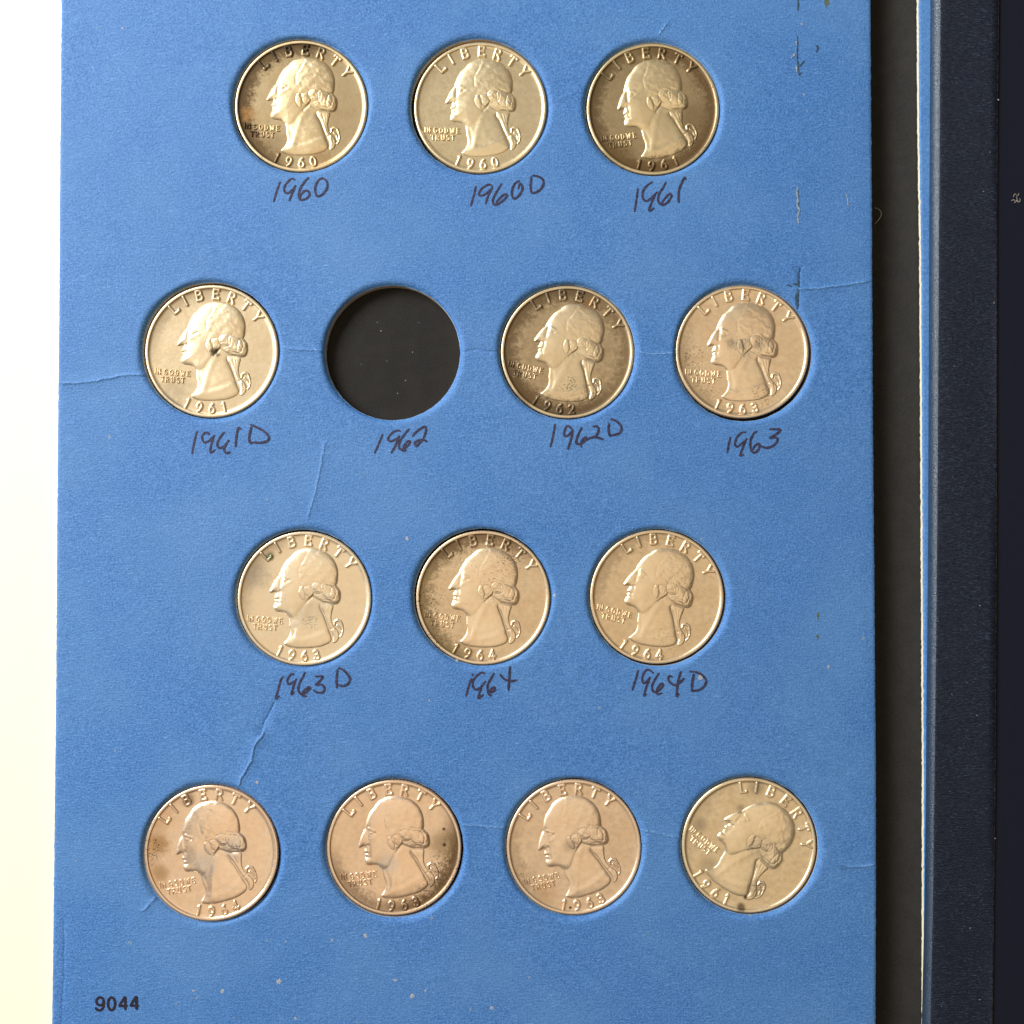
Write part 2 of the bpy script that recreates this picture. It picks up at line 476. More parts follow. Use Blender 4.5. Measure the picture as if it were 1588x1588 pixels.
# ------------------------------------------------------------------ flat marks on the page
def catmull(pts, step):
    P = [np.array(p, float) for p in pts]
    if len(P) < 3:
        n = max(2, int(np.linalg.norm(P[1] - P[0]) / step)); return np.array([P[0] + (P[1] - P[0]) * i / n for i in range(n + 1)])
    P = [2 * P[0] - P[1]] + P + [2 * P[-1] - P[-2]]
    out = []
    for i in range(1, len(P) - 2):
        a, b, c, d = P[i - 1], P[i], P[i + 1], P[i + 2]
        n = max(2, int(np.linalg.norm(c - b) / step))
        for j in range(n):
            t = j / n
            out.append(0.5 * ((2 * b) + (-a + c) * t + (2 * a - 5 * b + 4 * c - d) * t * t + (-a + 3 * b - 3 * c + d) * t ** 3))
    out.append(P[-2]); return np.array(out)

def ribbon(strokes, width, zf, lift=0.03, jitter=0.10, straight=False, ends=0.75):
    """flat strokes lying on the page; each one a little higher than the last so that none coincide"""
    V, F = [], []; zz = lift
    for st in strokes:
        w0 = width
        if isinstance(st, tuple): st, w0 = st
        p = np.array(st, float) if straight else catmull(st, 0.16)
        n = len(p)
        T = np.gradient(p, axis=0); T /= np.maximum(np.linalg.norm(T, axis=1), 1e-9)[:, None]
        N = np.stack([-T[:, 1], T[:, 0]], 1)
        ph = random.random() * 9
        i0 = len(V)
        def add(q, z): V.append((q[0], q[1], zf(q[0], q[1]) + z))
        # round start
        w = w0 * ends / 2
        add(p[0] - T[0] * w * 0.9, zz)
        for i in range(n):
            e = min(i, n - 1 - i) / max(n - 1, 1)
            w = w0 / 2 * (ends + (1 - ends) * min(1, e * 6)) * (1 + jitter * math.sin(i * 0.9 + ph) + random.uniform(-jitter, jitter) * .7)
            z = zz + 0.006 * i / n
            add(p[i] + N[i] * w, z); add(p[i] - N[i] * w, z)
        add(p[-1] + T[-1] * w0 * ends / 2 * 0.9, zz + 0.006)
        F.append([i0, i0 + 2, i0 + 1])
        for i in range(n - 1):
            a = i0 + 1 + 2 * i; F.append([a, a + 1, a + 3, a + 2])
        e = i0 + 1 + 2 * (n - 1); F.append([e, e + 1, e + 2])
        zz += 0.009
    return V, F

ZP = lambda x, y: zpage(x, y, False)
def crop(ox, oy, s, strokes): return [[U(ox + x / s, oy + y / s) for x, y in st] for st in strokes]

HAND = [
 ('1960', 410, 260, 13.233, [[(325,290),(255,480),(190,700)],
   [(625,250),(560,230),(470,310),(410,400),(415,490),(470,525),(540,490),(640,370)], [(640,370),(580,500),(510,680)],
   [(905,205),(830,290),(750,400),(710,520),(710,620),(770,665),(880,620),(930,540),(890,480),(820,480),(750,560),(730,620)],
   [(1190,215),(1110,260),(1050,370),(1040,480),(1070,570),(1120,590),(1200,540),(1280,430),(1290,320),(1250,250),(1190,215)]]),
 ('1960D', 720, 260, 11.343, [[(205,325),(170,480),(110,675)],
   [(500,340),(460,300),(390,310),(300,380),(255,460),(290,495),(370,465),(480,370)], [(490,360),(420,490),(375,635)],
   [(655,285),(600,370),(530,490),(500,590),(530,650),(590,640),(690,570),(750,490),(720,465),(650,510),(570,600),(560,640)],
   [(965,230),(890,280),(845,370),(835,480),(860,540),(900,540),(970,480),(1020,380),(1010,310),(980,280),(945,370)],
   [(1180,160),(1165,290),(1170,400),(1195,445),(1270,430),(1350,370),(1390,280),(1370,200),(1290,155),(1200,140)]]),
 ('1961', 970, 260, 13.233, [[(255,430),(225,640),(185,905)],
   [(550,295),(450,360),(370,460),(345,570),(370,650),(420,685),(500,650),(590,560),(650,500)], [(610,560),(540,700),(480,880),(540,860),(580,830)],
   [(825,300),(770,410),(690,530),(665,660),(700,740),(780,760),(870,700),(940,590),(910,535),(840,590),(770,680),(730,740)],
   [(1230,240),(1215,195),(1160,290),(1100,450),(1085,600),(1090,715)]]),
 ('1961D', 290, 640, 11.343, [[(175,330),(130,500),(85,720)],
   [(385,385),(375,355),(310,355),(265,410),(275,490),(320,525),(390,490),(485,395)], [(480,395),(430,540),(405,690),(440,690),(490,650)],
   [(650,345),(590,420),(535,520),(540,600),(590,620),(660,580),(735,485)], [(690,560),(650,620),(660,690),(700,712),(755,690)],
   [(940,285),(905,260),(870,400),(850,595)], [(1130,250),(1095,400),(1095,500),(1125,545)],
   [(1120,210),(1200,245),(1310,300),(1400,370),(1440,440),(1400,500),(1300,525),(1140,520)]]),
 ('1962', 570, 650, 13.233, [[(310,310),(230,500),(145,695)],
   [(670,250),(620,230),(520,270),(430,370),(425,430),(480,455),(560,420),(660,345)], [(640,370),(560,560),(485,690)],
   [(850,200),(760,310),(670,440),(640,560),(680,620),(740,610),(860,500),(860,450),(800,470),(740,570),(720,650),(790,635)],
   [(915,350),(1020,240),(1130,170),(1190,160),(1195,250),(1140,400)], [(1210,460),(1170,430),(1060,430),(970,480),(1000,555),(1060,490),(1140,420)]]),
 ('1962D', 840, 640, 11.343, [[(238,205),(200,400),(155,600)],
   [(545,310),(480,240),(430,250),(395,350),(405,410),(460,400),(540,320)], [(545,310),(520,450),(460,640)],
   [(705,260),(640,390),(605,500),(620,550),(690,545),(760,490),(780,430),(740,450),(680,550),(700,600)],
   [(900,245),(960,240),(1000,280),(980,370),(920,445)], [(780,480),(860,440),(940,430),(1080,465)],
   [(1185,190),(1170,300),(1195,420)], [(1210,115),(1280,130),(1370,200),(1400,270),(1370,350),(1290,385),(1200,400)]]),
 ('1963', 1110, 650, 13.233, [[(300,370),(265,530),(235,690)],
   [(610,270),(540,275),(450,350),(400,450),(395,530),(430,565),(510,520),(640,400)], [(620,420),(550,590),(500,745),(570,725)],
   [(840,250),(780,290),(720,410),(705,540),(730,650),(790,690),(880,610),(890,520),(860,500),(790,560),(750,640)],
   [(880,520),(960,570),(1050,590),(1180,540),(1260,450),(1260,390),(1180,370),(1100,390),(1230,310),(1320,240),(1310,210),(1200,205),(1100,205)]]),
 ('1963D', 420, 1020, 11.343, [[(230,335),(190,360),(140,530),(90,715),(150,670)],
   [(405,300),(370,280),(310,350),(290,420),(320,465),(390,430),(455,375)], [(430,420),(390,530),(365,640),(410,610)],
   [(600,255),(560,340),(500,460),(485,570),(540,640),(600,620),(690,540),(670,515),(600,560),(550,640),(580,675),(630,670)],
   [(785,330),(860,325),(910,330),(860,410),(785,475),(860,465),(930,500),(940,570),(890,615),(820,610),(755,575)],
   [(1170,210),(1155,380),(1160,530)], [(1185,180),(1260,205),(1350,290),(1390,370),(1360,450),(1280,495),(1185,480)]]),
 ('1964', 700, 1020, 13.233, [[(432,370),(435,330)], [(405,430),(350,600),(300,790)],
   [(685,320),(620,305),(530,360),(450,460),(435,560),(480,645),(550,640),(640,560),(700,480)], [(610,620),(580,700),(550,830),(600,800),(650,755)],
   [(870,320),(820,410),(750,540),(740,650),(780,770),(820,760)], [(760,690),(840,620),(885,610),(880,670),(790,710)],
   [(1000,340),(1050,410),(1130,460),(1220,480),(1330,455)], [(1200,180),(1185,400),(1165,670)]]),
 ('1964D', 970, 1020, 11.343, [[(225,225),(180,380),(120,575)],
   [(490,270),(420,215),(350,230),(300,330),(300,430),(350,440),(430,340)], [(430,350),(370,500),(325,670),(365,640)],
   [(585,275),(530,360),(470,480),(480,580),(540,600),(640,520),(655,460),(610,470),(550,570),(560,640),(640,620)],
   [(820,335),(770,320),(750,380),(800,450),(880,480),(960,430),(1030,360)], [(970,240),(920,430),(895,680),(930,630)],
   [(1200,280),(1170,430),(1165,590)], [(1130,240),(1220,245),(1340,300),(1410,390),(1390,480),(1300,560),(1180,580)]]),
]
for yr, ox, oy, s, st in HAND:
    v, f = ribbon(crop(ox, oy, s, st), 0.40, ZP)
    part('handwritten_year', v, f, M_INK, page)['label'] = 'year %s handwritten in dark pen' % yr

def ell(cx, cy, rx, ry, a0=0, a1=360, n=28):
    return [(cx + rx * math.cos(math.radians(a0 + (a1 - a0) * i / n)), cy + ry * math.sin(math.radians(a0 + (a1 - a0) * i / n))) for i in range(n + 1)]
pw = 58 / 14.436 * S0
pr = [ell(362, 330, 80, 88, -10, 350), [(444, 330), (446, 400), (428, 475), (385, 525), (335, 530), (290, 508), (268, 478)], ell(620, 385, 80, 141, 0, 360)]
num = [(q, pw) for q in crop(130, 1530, 14.436, pr)]
for dx, dy in ((0, 0), (251, -9)):
    num += [(q, pw) for q in crop(130, 1530, 14.436, [[(927 + dx, 236 + dy), (927 + dx, 505 + dy)]])]
    num += [(q, pw * 0.9) for q in crop(130, 1530, 14.436, [[(795 + dx, 432 + dy), (962 + dx, 432 + dy)]])]
    num += [(q, pw * 0.85) for q in crop(130, 1530, 14.436, [[(912 + dx, 232 + dy), (796 + dx, 418 + dy)]])]
v, f = ribbon(num, pw, ZP, jitter=0.03, ends=1.0)
part('printed_number', v, f, M_PRINT, page)['label'] = 'number 9044 printed in bold black'

def blob(cx, cy, r, zf, lift=0.02, sq=1.0, rot=0.0, n=11, rough=0.35):
    ph = random.random() * 6
    V = [(cx, cy, zf(cx, cy) + lift + 0.02)]
    for i in range(n):
        a = 2 * math.pi * i / n
        rr = r * (1 + random.uniform(-rough, rough))
        x, y = rr * math.cos(a), rr * sq * math.sin(a)
        x, y = cx + x * math.cos(rot) - y * math.sin(rot), cy + x * math.sin(rot) + y * math.cos(rot)
        V.append((x, y, zf(x, y) + lift))
    return V, [[0, 1 + i, 1 + (i + 1) % n] for i in range(n)]
FLECKS = [(415,774,5,1),(170,677,5,0),(115,1091,4,1),(178,1164,4,1),(399,1213,6,0),(631,835,6,0),(567,735,4,1),(201,1462,8,1),
 (414,1459,7,1),(443,1460,3,0),(515,1458,4,0),(567,1451,6,0),(433,1522,8,0),(345,1537,6,0),(300,1536,4,0),(305,1548,3,0),(274,1557,4,1),
 (363,1578,4,1),(458,1579,4,0),(554,1585,5,1),(170,1583,4,1),(669,1424,7,1),(613,1520,6,0),(639,1545,8,0),(660,1536,4,0),(763,1563,7,0),
 (731,1565,5,1),(821,1516,4,1),(1000,1450,5,1),(1164,1421,4,1),(1285,1034,5,0),(1339,990,6,1),(1086,1049.5,8,0),(374,1401,5,0),
 (279,1262,6,1),(860,923,5,0),(708,1024,6,0),(1243,37,3,0),(1247,147,3,0),(150,43,4,1),(190,44,4,0),(257,20,4,1),(1252,172,4,1),
 (1088,836,6,1),(666,1086,3,0),(930,1098,5,1),(480,1400,4,1),(650,1475,4,1),(330,1450,3,1),(118,1335,3,0)]
for x, y, s, ft in FLECKS:
    cx, cy = U(x, y)
    v, f = blob(cx, cy, s * S0 * 0.50, ZP, lift=0.015, sq=random.uniform(.6, 1), rot=random.random() * 3)
    part('fleck', v, f, M_FAINT if ft else M_FLECK, page)
M_CREASE = mat_plain('rubbed_crease', (0.09, 0.24, 0.58), (0.26, 0.46, 0.74), 2.0, 0.75)
for pl, h in CR:
    ok = [p for p in pl if all((p[0] - hx) ** 2 + (p[1] - hy) ** 2 > (HR[q] + 0.25) ** 2 for hx, hy, q in HOLES) and edge_x(p[1], LEFT) + .1 < p[0] < edge_x(p[1], RIGHT) - .1]
    if len(ok) > 2 and h > 0.04:
        v, f = ribbon([[tuple(p) for p in ok]], 0.17, zpage, jitter=0.55, lift=0.012, ends=0.3)
        part('crease', v, f, M_CREASE, page)
# slits torn along the old stitching line, and small marks
def pxs(*pl): return [[U(*p) for p in st] for st in pl]
for name, m, w, st in [
   ('slit', M_DARKM, 0.24, pxs([(1237,57),(1237,70),(1236.5,86),(1237.5,100),(1239,117)])),
   ('slit', M_DARKM, 0.20, pxs([(1238,296),(1238,306),(1238.6,316),(1237.6,330)])),
   ('slit', M_DARKM, 0.22, pxs([(1240,414),(1239,430),(1239,447),(1237,462),(1237,478)])),
   ('dark_scuff', M_DARKM, 0.34, pxs([(1237.5,-4),(1238,6),(1237.5,16)], [(1240,103),(1247,95)], [(1239,117),(1242,113)], [(1267,71),(1268,76),(1266,81)])),
   ('dark_scuff', M_DARKM, 0.55, pxs([(1222,439),(1227,443),(1236,441)], [(1235,456),(1236,473)])),
   ('olive_mark', M_OLIVE, 0.75, pxs([(1281,-6),(1282,3),(1281,10)])),
   ('olive_mark', M_OLIVE, 0.36, pxs([(1268.5,950),(1268.5,961)], [(1268,985),(1268,991)])),
   ('torn_edge', M_TORN, 0.26, pxs([(1234.6,64),(1235,70)], [(1234.4,104),(1235,112)], [(1232,84),(1227,90)])),
   ('torn_edge', M_TORN, 0.30, pxs([(1236.6,290),(1235.5,298),(1237,308),(1236.4,320),(1239.5,326),(1237,334),(1238,347)])),
   ('torn_edge', M_TORN, 0.13, pxs([(1311,299),(1314,310),(1315,320)])),
 ]:
    v, f = ribbon(st, w, ZP, jitter=0.35, lift=0.02 if name != 'torn_edge' else 0.05)
    part(name, v, f, m, page)

# dust on the cover and a hair in the gutter
ZC = lambda x, y: CZ + 0.06
for x, y, s in [(1548,155,3.5),(1535,236,2),(1525,297,2.5),(1536,340,1.5),(1519,939,2.5),(1515,1109,2),(1473,1227,1.8),(1504,1439,2.6),(1476,1077,2),
                (1480,568,1.8),(1477,740,1.8),(1499,1058,1.6),(1541,470,3),(1519,1550,2.4),(1460,1560,2),(1543,1300,2.4)]:
    cx, cy = U(x, y, CZ)
    v, f = blob(cx, cy, s * S0 * 0.45, ZC, sq=0.6, rot=random.random() * 3, n=7)
    part('dust_speck', v, f, M_DUST, cover)
fl = [[U(1576 + x, 308 + y, CZ) for x, y in st] for st in ([(-7, 3), (-3, 1), (0, 4), (4, 2)], [(-4, -3), (-1, -8), (3, -5), (5, -9)], [(-2, 6), (2, 1), (1, -4)], [(3, 5), (7, 3), (6, -1)])]
v, f = ribbon(fl, 0.09, lambda x, y: CZ - 0.25, jitter=0.3)
part('dust_fluff', v, f, M_DUST, cover)
v, f = ribbon([[U(*p, z=-2) for p in ((1357,322),(1364,325),(1367,332),(1363,340),(1356,348))]], 0.07, lambda x, y: -2.1, jitter=0.1)
part('gutter_hair', v, f, M_DUST)
for x, y, q in [(591, 513, 2.2), (640, 546, 2.0), (629, 590, 2.2), (616.5, 610, 2.2), (585, 500, 1.4), (560, 565, 1.3), (650, 500, 1.3), (600, 560, 1.2)]:
    cx, cy = U(x, y, -BOARD)
    v, f = blob(cx, cy, q * S0 * 0.5, lambda x, y: -BOARD, sq=0.6, rot=random.random() * 3, n=7)
    part('dust_speck', v, f, M_DUST)

# ------------------------------------------------------------------ coins: relief
# traced on the sharpest coin: crop pixels, 46.7 per mm, centre (712, 689)
CS = 46.7
def T(pts): return np.array([((x - 712) / CS, (689 - y) / CS) for x, y in pts])
def dist_seg(X, Y, pl, closed=False):
    pl = np.asarray(pl)
    if closed: pl = np.vstack([pl, pl[:1]])
    D = np.full(X.shape, 1e9)
    for a, b in zip(pl[:-1], pl[1:]):
        ab = b - a; L = max((ab * ab).sum(), 1e-12)
        t = np.clip(((X - a[0]) * ab[0] + (Y - a[1]) * ab[1]) / L, 0, 1)
        D = np.minimum(D, (X - a[0] - ab[0] * t) ** 2 + (Y - a[1] - ab[1] * t) ** 2)
    return np.sqrt(D)
def sdf(X, Y, pl):
    d = dist_seg(X, Y, pl, True); ins = np.zeros(X.shape, bool)
    q = np.vstack([pl, pl[:1]])
    for a, b in zip(q[:-1], q[1:]):
        c = (a[1] > Y) != (b[1] > Y)
        if abs(b[1] - a[1]) > 1e-12:
            ins ^= c & (X < (b[0] - a[0]) * (Y - a[1]) / (b[1] - a[1]) + a[0])
    return np.where(ins, d, -d)
def smooth_closed(pts, step=0.12):
    p = [tuple(q) for q in pts]; n = len(p)
    c = catmull([p[-1]] + p + [p[0], p[1]], step)
    i = 0
    # keep the stretch between the first and the repeated first point
    d0 = np.linalg.norm(c - np.array(p[0]), axis=1); a = int(np.argmin(d0[:len(c) // 2])); b = len(c) // 2 + int(np.argmin(d0[len(c) // 2:]))
    return c[a:b]

FACE = [(760,272),(700,285),(650,320),(605,350),(570,390),(550,420),(535,445),(527,463),(511,476),(494,493),(470,520),(446,553),(430,578),(427,593),
        (438,603),(462,600),(481,603),(478,615),(466,630),(459,647),(467,659),(460,671),(464,684),(452,700),(442,718),(440,738),(449,755),(470,768),(500,775),(528,788)]
NECK = [(548,812),(557,835),(556,862),(552,900),(555,930),(551,958),(543,978),(528,1000),(505,1020),(484,1036),(490,1053),(522,1076),(570,1093),(640,1106),
        (710,1113),(770,1115),(822,1108),(862,1095),(886,1076),(893,1050),(886,1015),(879,980),(871,940),(864,900),(852,850),(838,805),(836,770)]
BACK = [(880,756),(940,777),(985,776),(1010,748),(1022,704),(1021,665),(1006,636),(1000,615),(1012,588),(1023,540),(1028,490),(1020,440),(1000,390),(970,350),(930,315),(880,290),(820,274)]
JAW = [(548,812),(585,832),(625,822),(660,785),(700,742),(735,715),(790,690),(836,730)]
HAIR = [(800,285),(790,330),(775,365),(735,395),(708,440),(700,500),(718,545),(690,590),(672,640),(690,690),(728,712),(760,690),(800,690),(836,725)] + BACK
CURLS = [[(690,590),(720,585),(735,620),(730,670),(712,705),(690,690),(674,645)],
         [(800,580),(835,566),(872,580),(895,615),(880,660),(840,672),(805,655),(790,615)],
         [(880,590),(930,600),(975,630),(985,680),(960,735),(915,735),(880,700),(868,650)],
         [(955,640),(1000,622),(1024,670),(1018,730),(985,772),(940,768),(930,720)],
         [(725,600),(775,590),(800,620),(800,660),(765,690),(738,665)]]
QUEUE = [(835,740),(880,752),(945,780),(932,830),(918,870),(914,915),(925,955),(948,990),(962,1035),(945,1080),(915,1100),(897,1092),(905,1040),(893,990),(876,930),(866,880),(855,830),(836,790)]
def gauss(X, Y, x, y, sx, sy, rot=0):
    cx, cy = (x - 712) / CS, (689 - y) / CS; a = math.radians(rot)
    dx, dy = X - cx, Y - cy; u = dx * math.cos(a) + dy * math.sin(a); v = -dx * math.sin(a) + dy * math.cos(a)
    return np.exp(-(u * CS / sx) ** 2 - (v * CS / sy) ** 2)
def ridge(X, Y, pl, s): return np.exp(-(dist_seg(X, Y, T(pl)) * CS / s) ** 2)
def dome(d, w): return np.where(d > 0, 1 - np.exp(-np.maximum(d, 0) / w), 0)

def portrait_height(X, Y):
    sil = smooth_closed(T(FACE + NECK + BACK))
    head = smooth_closed(T(FACE + JAW + BACK))
    hair = smooth_closed(T(HAIR))
    ds, dh, dr = sdf(X, Y, sil), sdf(X, Y, head), sdf(X, Y, hair)
    h = 0.17 * dome(ds, 0.26) + 0.20 * dome(ds, 2.2)
    h += 0.045 * dome(dh, 0.35) + 0.22 * dome(dh, 1.9)
    h += 0.016 * dome(dr, 0.25) + 0.03 * dome(dr, 1.2)
    # combed hair: strands follow the outline of the skull, uneven and broken
    wob = 0.35 * np.sin(X * 1.7 + Y * 1.1) + 0.25 * np.sin(X * 3.1 - Y * 2.3 + 1) + 0.2 * np.sin(Y * 4.1 + X * 0.7)
    strand = np.sin(ds * 8.5 + 4 * wob) * 0.6 + np.sin(ds * 15.0 + 6 * wob + X) * 0.4
    low = np.clip((2.9 - Y) / 4.0, 0.25, 1)
    h += 0.018 * strand * np.clip(dr / 0.5, 0, 1) * low
    h += 0.022 * np.sin(X * 2.3 + 2 * wob) * np.sin(Y * 2.9 + wob) * np.clip(dr / 0.5, 0, 1)
    # curls
    for c in CURLS:
        d = sdf(X, Y, smooth_closed(T(c)))
        h += 0.075 * dome(d, 0.4) - 0.030 * np.exp(-(d / 0.12) ** 2)
    for pl in ([(935,690),(965,725),(1000,705),(1005,665)], [(905,690),(930,735),(975,750)], [(850,600),(868,625),(850,650),(828,640)], [(980,640),(1005,660),(1000,700)],
               [(700,600),(716,630),(706,670)], [(750,610),(772,630),(764,665)], [(860,690),(905,725),(950,752)]):
        h += 0.022 * ridge(X, Y, pl, 7)
    h -= 0.07 * ridge(X, Y, [(730,722),(762,700),(785,682)], 13)
    h += 0.06 * ridge(X, Y, [(748,690),(775,675),(792,660)], 9)
    h -= 0.055 * ridge(X, Y, [(905,575),(950,600),(1000,622)], 10)
    h -= 0.05 * ridge(X, Y, [(800,700),(850,735),(930,770)], 10)
    h += 0.03 * ridge(X, Y, [(905,625),(925,660),(915,700)], 9) + 0.03 * ridge(X, Y, [(845,590),(820,615),(845,645)], 8)
    h -= 0.020 * ridge(X, Y, [(770,345),(740,388),(706,430),(698,500)], 9)
    h += 0.022 * ridge(X, Y, [(795,335),(765,385),(722,415)], 12)
    # face
    h -= 0.095 * ridge(X, Y, [(556,458),(546,490),(536,520),(528,555)], 15)
    h += 0.065 * ridge(X, Y, [(562,468),(582,488),(606,503)], 11)
    h += 0.060 * gauss(X, Y, 572, 510, 13, 9, -25)
    h -= 0.050 * gauss(X, Y, 597, 522, 13, 8, 20)
    h += 0.030 * ridge(X, Y, [(548,562),(585,548),(630,534)], 14)
    h += 0.045 * gauss(X, Y, 600, 620, 60, 50, 0)
    h += 0.045 * ridge(X, Y, [(500,495),(465,545),(440,585)], 16)
    h += 0.035 * gauss(X, Y, 496, 590, 14, 12)
    h -= 0.065 * gauss(X, Y, 512, 604, 9, 14, 20)
    h -= 0.045 * ridge(X, Y, [(518,600),(512,640),(498,680)], 11)
    h -= 0.060 * ridge(X, Y, [(462,660),(480,662),(494,668)], 7)
    h += 0.035 * gauss(X, Y, 476, 645, 14, 9) + 0.035 * gauss(X, Y, 474, 678, 13, 8)
    h -= 0.040 * ridge(X, Y, [(460,690),(480,700),(500,700)], 9)
    h += 0.050 * gauss(X, Y, 468, 733, 26, 24)
    h += 0.035 * ridge(X, Y, [(520,765),(600,800),(660,760),(710,715)], 26)
    # neck and shoulder
    h += 0.060 * ridge(X, Y, [(745,740),(700,800),(650,890),(620,960),(590,1010)], 26)
    h += 0.050 * ridge(X, Y, [(556,850),(556,930),(540,990),(505,1030)], 16)
    h -= 0.035 * ridge(X, Y, [(585,850),(590,930),(580,985)], 15)
    h += 0.045 * ridge(X, Y, [(510,1045),(600,1040),(720,1030),(850,1000)], 26)
    h -= 0.030 * ridge(X, Y, [(640,1005),(740,990),(850,965)], 24)
    h = np.where(ds > 0, np.maximum(h, 0.015), -0.6 * np.minimum(-ds, 0.2))
    # tied tail of hair and its bow
    q = smooth_closed(T(QUEUE)); dq = sdf(X, Y, q)
    hq = 0.20 * dome(dq, 0.22) - 0.05 * ridge(X, Y, [(880,790),(890,860),(900,930),(915,985)], 8) - 0.04 * ridge(X, Y, [(905,800),(903,860)], 6)
    hq -= 0.055 * ridge(X, Y, [(880,985),(935,965)], 8) + 0.05 * ridge(X, Y, [(935,1000),(938,1050),(915,1080)], 8)
    hq = np.where(dq > 0, np.maximum(hq, 0.01), -0.6 * np.minimum(-dq, 0.2))
    def cap(pl, r, A):
        d = r - dist_seg(X, Y, T(pl)); return np.where(d > 0, A * dome(d, r * 0.6), -0.6 * np.minimum(-d, 0.2))
    b1 = cap([(935,945),(938,922),(962,912),(988,928),(996,965)], 0.26, 0.20)
    b2 = cap([(996,965),(998,1000),(985,1035),(968,1052)], 0.20, 0.15)
    b3 = cap([(955,955),(975,985),(978,1020)], 0.20, 0.13)
    b4 = cap([(836,735),(850,760),(862,780)], 0.28, 0.16)
    return np.maximum.reduce([h, hq, b1, b2, b3, b4])

def E(cx, cy, rx, ry, a0, a1, n=16):
    return [(cx + rx * math.cos(math.radians(a0 + (a1 - a0) * i / n)), cy + ry * math.sin(math.radians(a0 + (a1 - a0) * i / n))) for i in range(n + 1)]
GLYPH = {   # width, strokes in a box one unit tall
 'L': (.58, [[(0,1),(0,0),(.58,0),(.58,.1)]]), 'I': (0., [[(0,1),(0,0)]]),
 'B': (.56, [[(0,0),(0,1),(.3,1)], E(.28,.77,.22,.23,90,-90), [(.3,.54),(0,.54)], E(.3,.27,.26,.27,90,-90), [(.3,0),(0,0)]]),
 'E': (.56, [[(.52,.92),(.52,1),(0,1),(0,0),(.56,0),(.56,.1)], [(0,.52),(.42,.52)]]),
 'R': (.6, [[(0,0),(0,1),(.3,1)], E(.28,.75,.24,.25,90,-90), [(.3,.5),(0,.5)], [(.26,.5),(.6,0)]]),
 'T': (.68, [[(0,.9),(0,1),(.68,1),(.68,.9)], [(.34,1),(.34,0)]]), 'Y': (.7, [[(0,1),(.35,.48),(.7,1)], [(.35,.48),(.35,0)]]),
 'N': (.55, [[(0,0),(0,1),(.55,0),(.55,1)]]), 'G': (.62, [E(.33,.5,.33,.5,50,320), [(.58,.2),(.60,.42),(.38,.42)]]),
 'O': (.66, [E(.33,.5,.33,.5,0,360,20)]), 'D': (.58, [[(0,0),(0,1),(.2,1)], E(.2,.5,.38,.5,90,-90), [(.2,0),(0,0)]]),
 'W': (.85, [[(0,1),(.22,0),(.43,.85),(.64,0),(.85,1)]]), 'U': (.56, [[(0,1),(0,.3)], E(.28,.3,.28,.3,180,360), [(.56,.3),(.56,1)]]),
 'S': (.48, [E(.25,.75,.23,.25,45,270), E(.23,.25,.25,.25,90,-140)]),
 '1': (.12, [[(0,.86),(.12,1),(.12,0)]]), '0': (.54, [E(.27,.5,.27,.5,0,360,20)]),
 '9': (.54, [E(.27,.68,.26,.32,0,360,18), [(.53,.68),(.50,.42),(.36,.14),(.20,0)]]),
 '6': (.54, [E(.27,.32,.26,.32,0,360,18), [(.01,.32),(.06,.6),(.22,.88),(.38,1)]]),
 '2': (.54, [E(.27,.73,.25,.27,160,-20,12) + [(.4,.45),(0,0),(.54,0),(.54,.08)]]),
 '3': (.5, [E(.23,.76,.22,.24,150,-90,12), E(.23,.27,.26,.27,90,-150,12)]),
 '4': (.62, [[(.42,0),(.42,1),(0,.28),(.62,.28)]]),
}
def put_glyph(ch, cx, cy, ang, hgt, ws=1.0):
    w, st = GLYPH[ch]; a = math.radians(ang)
    out = []
    for s in st:
        q = []
        for x, y in s:
            u, v = (x - w / 2) * hgt * ws, (y - 0.5) * hgt
            q.append((cx + u * math.cos(a) - v * math.sin(a), cy + u * math.sin(a) + v * math.cos(a)))
        out.append(np.array(q))
    return out
def arc_text(letters, r, hgt, bottom=False):
    out = []
    for ch, deg in letters:                          # degrees clockwise from the top (or, at the bottom, to the right)
        a = math.radians(deg)
        if bottom: out += put_glyph(ch, r * math.sin(a), -r * math.cos(a), deg, hgt)
        else: out += put_glyph(ch, r * math.sin(a), r * math.cos(a), -deg, hgt)
    return out
def px_text(items, ang, hgt):
    out = []
    for ch, x, y in items: out += put_glyph(ch, (x - 712) / CS, (689 - y) / CS, ang, hgt, 0.86)
    return out

Z_FIELD = 1.52                                 # coin field above the coin's base
def relief_mesh(name, hf, box, step=0.065):
    xs = np.arange(box[0], box[1], step); ys = np.arange(box[2], box[3], step)
    X, Y = np.meshgrid(xs, ys); H = hf(X, Y)
    H = np.maximum(H, -0.05)
    ok = H > -0.001
    cell = ok[:-1, :-1] | ok[1:, :-1] | ok[:-1, 1:] | ok[1:, 1:]
    use = np.zeros(H.shape, bool)
    use[:-1, :-1] |= cell; use[1:, :-1] |= cell; use[:-1, 1:] |= cell; use[1:, 1:] |= cell
    idx = -np.ones(H.shape, int); idx[use] = np.arange(use.sum())
    V = np.stack([X[use], Y[use], Z_FIELD + H[use]], 1)
    j, i = np.nonzero(cell)
    F = np.stack([idx[j, i], idx[j, i + 1], idx[j + 1, i + 1], idx[j + 1, i]], 1)
    me = bpy.data.meshes.new(name)
    me.from_pydata((V * MM).tolist(), [], F.tolist())
    me.polygons.foreach_set('use_smooth', [True] * len(me.polygons)); me.update()
    me.materials.append(None)
    return me
